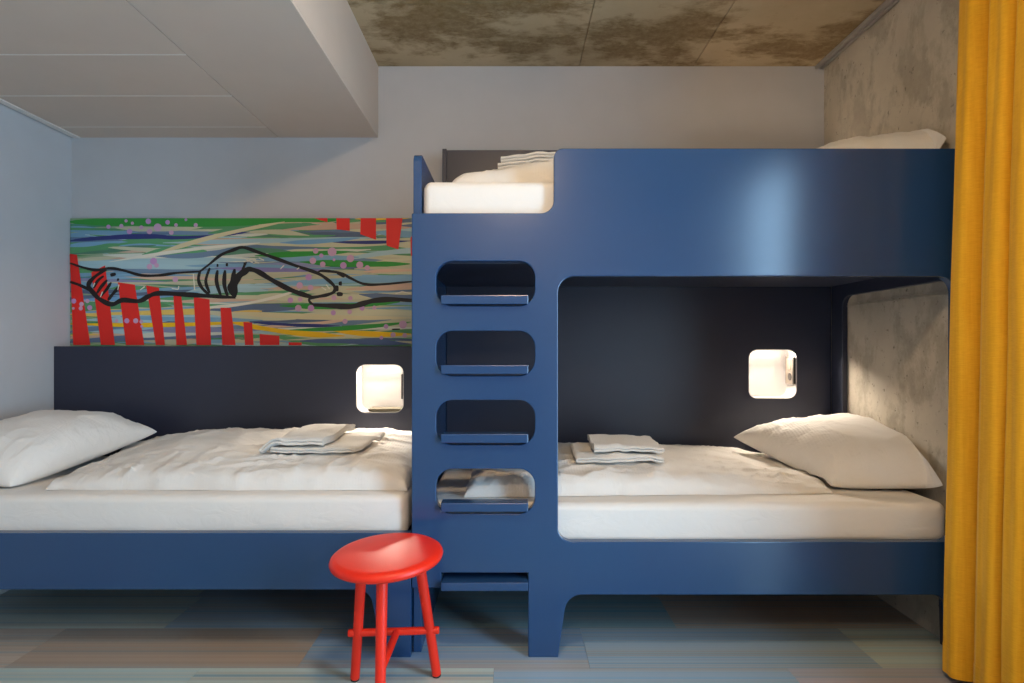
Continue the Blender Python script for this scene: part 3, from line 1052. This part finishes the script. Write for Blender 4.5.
# red bars, each a printed block
BARS = [[(70.5, 254), (77.6, 255), (91, 345), (74, 345)], [(92, 272.6), (105.7, 265.6), (115.5, 345), (101.7, 345)],
        [(118.5, 282.4), (135.4, 284.8), (144.8, 345), (126.7, 345)], [(146.7, 285.5), (159.5, 287.8), (165.4, 345), (156.5, 345)],
        [(174, 296), (181.8, 296.5), (187.6, 345), (177, 345)], [(194.2, 297), (210, 299.5), (211.5, 345), (197, 345)],
        [(221, 307.7), (231.4, 308), (236, 345), (222.8, 345)], [(243.8, 322), (252.5, 322.7), (254, 345), (245.5, 345)],
        [(260, 334), (279.7, 335.8), (279.7, 345), (260.3, 345)], [(289, 342.2), (302, 342.6), (302, 345.3), (289, 345.3)],
        [(315, 218), (327.7, 218), (327.7, 222.5), (321, 220.5)], [(336.6, 218), (350, 218), (350, 231), (337, 229.5)],
        [(361, 218), (376.2, 218), (376.2, 240), (360.5, 234.4)], [(386.3, 218), (402.7, 218), (398.5, 249.6), (386.7, 245.7)],
        [(410.6, 238), (412.2, 236), (412.2, 256), (411, 256)]]
DT = 0.0052
for poly in BARS:
    pts = [M(*p) for p in poly]
    for p in pts:
        p.x = min(max(p.x, mx0 + .001), mx1 - .001); p.z = min(max(p.z, mz0 + .001), mz1 - .001)
    vv = [(p.x, MY - DT, p.z) for p in pts] + [(p.x, MY - DT - .0008, p.z) for p in pts]
    me = bpy.data.meshes.new('bar')
    me.from_pydata(vv, [], [(4, 5, 6, 7), (0, 3, 2, 1), (0, 1, 5, 4), (1, 2, 6, 5), (2, 3, 7, 6), (3, 0, 4, 7)])
    bm = bmesh.new(); bm.from_mesh(me); bmesh.ops.recalc_face_normals(bm, faces=bm.faces[:]); bm.to_mesh(me); bm.free()
    link('red_bar', me, 'mural_red', mural)
# black line drawing
A = lambda x, y: (60 + x / 4.27, 200 + y / 4.27)
B = lambda x, y: (220 + x / 4.27, 200 + y / 4.27)
def ln_(f, pts): return [f(*p) for p in pts]
LINES = [
    (ln_(A, [(46, 270), (100, 288), (160, 300), (215, 292), (270, 300), (350, 322), (430, 322), (500, 312), (600, 306)]), 2.0),
    (ln_(A, [(200, 296), (150, 330), (125, 362), (140, 390), (175, 425), (225, 446), (270, 428), (340, 432), (380, 412), (420, 399), (500, 402), (600, 408), (680, 413), (752, 417)]), 3.4),
    (ln_(A, [(46, 350), (90, 365), (142, 390)]), 2.2),
    (ln_(A, [(190, 325), (165, 345), (146, 378)]), 2.0), (ln_(A, [(205, 342), (180, 370), (160, 400)]), 2.2),
    (ln_(A, [(222, 352), (200, 385), (176, 412)]), 2.0), (ln_(A, [(255, 372), (232, 398), (208, 428)]), 2.4),
    (ln_(A, [(600, 306), (640, 275), (690, 235), (740, 215), (783, 203)]) + ln_(B, [(160, 222), (240, 250), (330, 283), (415, 312), (460, 340), (490, 370), (488, 392), (460, 405), (420, 413), (386, 420), (386, 437), (412, 452)]), 2.4),
    (ln_(B, [(400, 448), (480, 452), (560, 455), (610, 443), (660, 430), (740, 425), (825, 430)]), 3.8),
    (ln_(B, [(418, 310), (440, 303), (515, 312), (560, 335), (620, 360), (700, 360), (825, 348)]), 1.9),
    (ln_(B, [(500, 309), (535, 326)]), 3.0),
    (ln_(B, [(105, 298), (130, 296), (165, 307), (220, 340), (290, 378), (350, 402), (405, 418)]), 3.6),
    (ln_(B, [(112, 262), (107, 278), (98, 300)]), 2.0),
    (ln_(B, [(122, 300), (90, 318), (70, 345), (62, 380), (64, 416)]), 5.2),
    (ln_(A, [(600, 306), (594, 340), (608, 375), (640, 406)]), 2.4),
    (ln_(A, [(642, 290), (625, 348), (642, 398)]), 2.2), (ln_(A, [(675, 300), (671, 350), (690, 412)]), 2.6),
    (ln_(A, [(707, 300), (704, 360), (718, 412)]), 2.8), (ln_(A, [(748, 295), (738, 345), (726, 375), (745, 414)]), 3.0),
    (ln_(A, [(218, 322), (242, 316)]), 2.4), (ln_(A, [(247, 339), (255, 342)]), 2.0),
    (ln_(A, [(671, 280), (679, 280)]), 2.4), (ln_(A, [(710, 277), (720, 277)]), 2.6),
    (ln_(B, [(508, 357), (522, 357)]), 3.0), (ln_(B, [(488, 378), (508, 378)]), 4.0), (ln_(B, [(500, 402), (526, 403)]), 2.8),
    (ln_(B, [(735, 553), (770, 551)]), 1.0)]
V, Fc = [], []
for i, (pts, w) in enumerate(LINES):
    p3 = catmull([M(*p) for p in pts], 6)
    k = len(p3)
    ws = [w * MY / F * 1.35 * (0.55 + 0.45 * min(1, 6 * t / k, 6 * (k - 1 - t) / k)) * (1 + 0.12 * math.sin(t * 0.7 + i)) for t in range(k)]
    ribbon_into(V, Fc, p3, ws, 0.0064 + i * 0.00002)
link('hand_outline', ink_mesh(V, Fc), 'mural_black', mural)['label'] = 'black brush outline of two clasping hands'
# pink blossom dots
DOTS = [(A, [(210, 115, 9), (265, 112, 9), (285, 90, 7), (300, 135, 12), (312, 100, 7), (350, 118, 9), (380, 92, 12), (385, 135, 12), (420, 118, 17), (462, 96, 10), (478, 140, 10), (498, 108, 8), (540, 85, 6), (582, 108, 9),
             (385, 285, 12), (402, 262, 15), (415, 280, 10), (495, 340, 12), (62, 432, 11), (95, 445, 10), (92, 463, 9), (130, 460, 11), (120, 432, 9), (60, 463, 6), (288, 516, 11), (326, 516, 11), (350, 520, 8), (352, 540, 6), (245, 516, 7)]),
        (B, [(410, 218, 12), (434, 238, 9), (398, 260, 14), (480, 222, 19), (488, 256, 6), (440, 275, 12), (558, 250, 16), (528, 280, 14), (598, 278, 15), (630, 290, 11), (380, 330, 14), (342, 365, 14), (388, 375, 12), (302, 428, 12), (344, 425, 10),
             (336, 462, 14), (390, 462, 14), (488, 418, 11), (558, 420, 10), (485, 482, 11), (555, 478, 10), (535, 518, 11), (608, 462, 11), (660, 460, 9), (782, 532, 17), (710, 540, 10), (740, 576, 11), (790, 578, 10), (690, 588, 8)])]
V, Fc, cols = [], [], []
i = 0
for f, ds in DOTS:
    for x, y, rr in ds:
        p = M(*f(x, y)); R_ = rr / 4.27 * MY / F
        b0 = len(V)
        col = srgb(206, 162, 190) if i % 3 else srgb(196, 148, 196)
        for k in range(14):
            a = 2 * math.pi * k / 14
            V.append((max(mx0 + .001, p.x + R_ * math.cos(a)), MY - 0.0061 - 0.00004 * (i % 6), min(mz1 - .001, p.z + R_ * math.sin(a)))); cols.append(col)
        Fc.append(tuple(b0 + k for k in range(14)))
        i += 1
link('blossom_dots', ink_mesh(V, Fc, cols), 'ink', mural)['kind'] = 'stuff'
# fine white scratches
V, Fc, cols = [], [], []
for f, pts in [(A, [(345, 385), (365, 370)]), (A, [(480, 378), (508, 382)]), (A, [(508, 382), (510, 368)]), (A, [(572, 315), (578, 385)]), (A, [(790, 250), (825, 268)]), (A, [(250, 385), (255, 362)]), (A, [(176, 415), (185, 392)]), (A, [(145, 372), (152, 355)]),
               (B, [(105, 265), (150, 250)]), (B, [(150, 265), (170, 270)]), (B, [(168, 248), (190, 258)]), (B, [(260, 295), (275, 280)]), (B, [(330, 297), (340, 290)]), (B, [(750, 400), (780, 392)]), (B, [(780, 392), (815, 400)]), (B, [(435, 372), (455, 385)]), (B, [(455, 362), (470, 380)])]:
    p3 = [M(*f(*p)) for p in pts]
    ribbon_into(V, Fc, p3, [0.9 * MY / F, 1.2 * MY / F], 0.0072, WHITE, cols)
link('white_scratches', ink_mesh(V, Fc, cols), 'ink', mural)['kind'] = 'stuff'

# ================================================================== STOOL
SX, SY, SH = -.428, 2.135, .495
stool = empty('stool', (SX, SY, 0))
tag(stool, 'glossy red round three-legged wooden stool beside the ladder', 'stool')
R0 = .192
prof = [(0, SH), (R0 - .03, SH), (R0 - .012, SH - .003), (R0 - .004, SH - .009), (R0, SH - .018), (R0 - .003, SH - .027), (R0 - .012, SH - .033), (R0 - .04, SH - .035), (0, SH - .035)]
seat_me = lathe_mesh(prof, SX, SY, 96)
piv = Vector((SX, SY, SH - .017))
seat_me.transform(Matrix.Translation(piv) @ Matrix.Rotation(math.radians(4.2), 4, 'X') @ Matrix.Rotation(math.radians(-2.6), 4, 'Y') @ Matrix.Translation(-piv))
link('seat', seat_me, 'red', stool, None, 50)
feet = [Vector((-.272, 2.262, 0)), Vector((-.563, 2.235, 0)), Vector((-.417, 1.965, 0))]
tops = [Vector((-.329, 2.185, SH - .034)), Vector((-.522, 2.18, SH - .034)), Vector((-.420, 2.02, SH - .034))]
def on_leg(i, z):
    t = z / (SH - .034)
    return feet[i].lerp(tops[i], t)
for i in range(3):
    link('leg', rod_mesh(on_leg(i, .007), tops[i] + Vector((0, 0, .012)), .0165, .0185, 24, .003), 'red', stool, None, 40)
for i in range(3):
    link('foot_cap', rod_mesh(on_leg(i, 0.0), on_leg(i, .007), .015, .0155, 20, .002), 'rubber', stool, None, 40)
pA, pB = on_leg(0, .180), on_leg(1, .180)
d_ = (pA - pB).normalized()
link('stretcher', rod_mesh(pB - d_ * .034, pA + d_ * .034, .0135, .0135, 20, .003), 'red', stool, None, 40)
mid = pA.lerp(pB, .5) + Vector((.01, 0, -.001))
pC = on_leg(2, .162)
link('stretcher', rod_mesh(pC, mid, .013, .013, 20, .003), 'red', stool, None, 40)

# ================================================================== CURTAIN AND TRACK
tk = empty('curtain_track', (1.722, .9, ZC)); tag(tk, 'double aluminium curtain track on the ceiling along the concrete wall', 'curtain track')
for x0_, x1_ in ((1.697, 1.713), (1.727, 1.743)):
    box('rail', x0_, x1_, YR + .02, YB - .003, ZC - .018, ZC - .0005, 'alu', tk, 0.002)
box('rail_web', 1.713, 1.727, YR + .02, YB - .003, ZC - .008, ZC - .0005, 'alu', tk)

crests = [2.205, 2.055, 1.945, 1.84, 1.715, 1.60, 1.47, 1.35, 1.22]
ctrl = [(0.5, 2.30)]
for i, y in enumerate(crests):
    ctrl += [(-0.80, y + .050), (-1.0, y + .016), (-0.93, y - .032)]
    if i < len(crests) - 1:
        ym = (y + crests[i + 1]) / 2
        ctrl += [(0.55, ym + .006), (0.95, ym - .002), (0.55, ym - .008)]
cp = catmull([Vector((a_, b2, 0)) for a_, b2 in ctrl], 8)
nzv = 60
ztop_, zbot = ZC - .02, .028
def cur_pt(i, t):
    p = cp[i]
    z = zbot + (ztop_ - zbot) * t
    drop = 1 - t
    amp = 0.052 + 0.036 * sstep(0, 0.55, drop) + 0.012 * sstep(.55, 1, drop)
    ctr = 1.668 - 0.014 * sstep(0, 1, drop)
    y = p.y + 0.010 * nz(i * 0.09, z * 0.9, 3.0) + (0.012 * drop if p.y > 2.1 else 0)
    x = ctr + p.x * amp + 0.007 * nz(i * .12, z * 1.1, 8.0)
    return Vector((min(x, 1.735), y, z))
th = 0.0035
n = len(cp)
def sheet(t0, t1, rows, off):
    V, Fc = [], []
    grid = [[cur_pt(i, t0 + (t1 - t0) * j / rows) for j in range(rows + 1)] for i in range(n)]
    nrm = []
    for i in range(n):
        row = []
        for j in range(rows + 1):
            q = grid[min(n - 1, i + 1)][j] - grid[max(0, i - 1)][j]
            row.append(Vector((q.y, -q.x, 0)).normalized())
        nrm.append(row)
    for s in (off, off - th):
        for i in range(n):
            for j in range(rows + 1):
                V.append(grid[i][j] + nrm[i][j] * s)
    R1 = rows + 1
    o_ = n * R1
    for i in range(n - 1):
        for j in range(rows):
            a = i * R1 + j; b2 = a + R1
            Fc.append((a, b2, b2 + 1, a + 1)); Fc.append((o_ + a, o_ + a + 1, o_ + b2 + 1, o_ + b2))
        for j in (0, rows):
            a = i * R1 + j; b2 = a + R1
            Fc.append((a, o_ + a, o_ + b2, b2))
    for i in (0, n - 1):
        for j in range(rows):
            a = i * R1 + j
            Fc.append((a, a + 1, o_ + a + 1, o_ + a))
    me = bpy.data.meshes.new('curtain')
    me.from_pydata(V, [], Fc)
    bm = bmesh.new(); bm.from_mesh(me); bmesh.ops.recalc_face_normals(bm, faces=bm.faces[:]); bm.to_mesh(me); bm.free()
    return me
cur = empty('curtain', (1.66, 1.75, 0)); tag(cur, 'heavy mustard yellow curtain hanging in folds along the concrete wall', 'curtain')
hem_t = 0.095 / (ztop_ - zbot)
link('curtain_fabric', sheet(hem_t, 1, nzv, 0), 'curtain', cur, None, 60)
link('hem', sheet(0, hem_t + .001, 4, 0.0014), 'curtain', cur, None, 60)
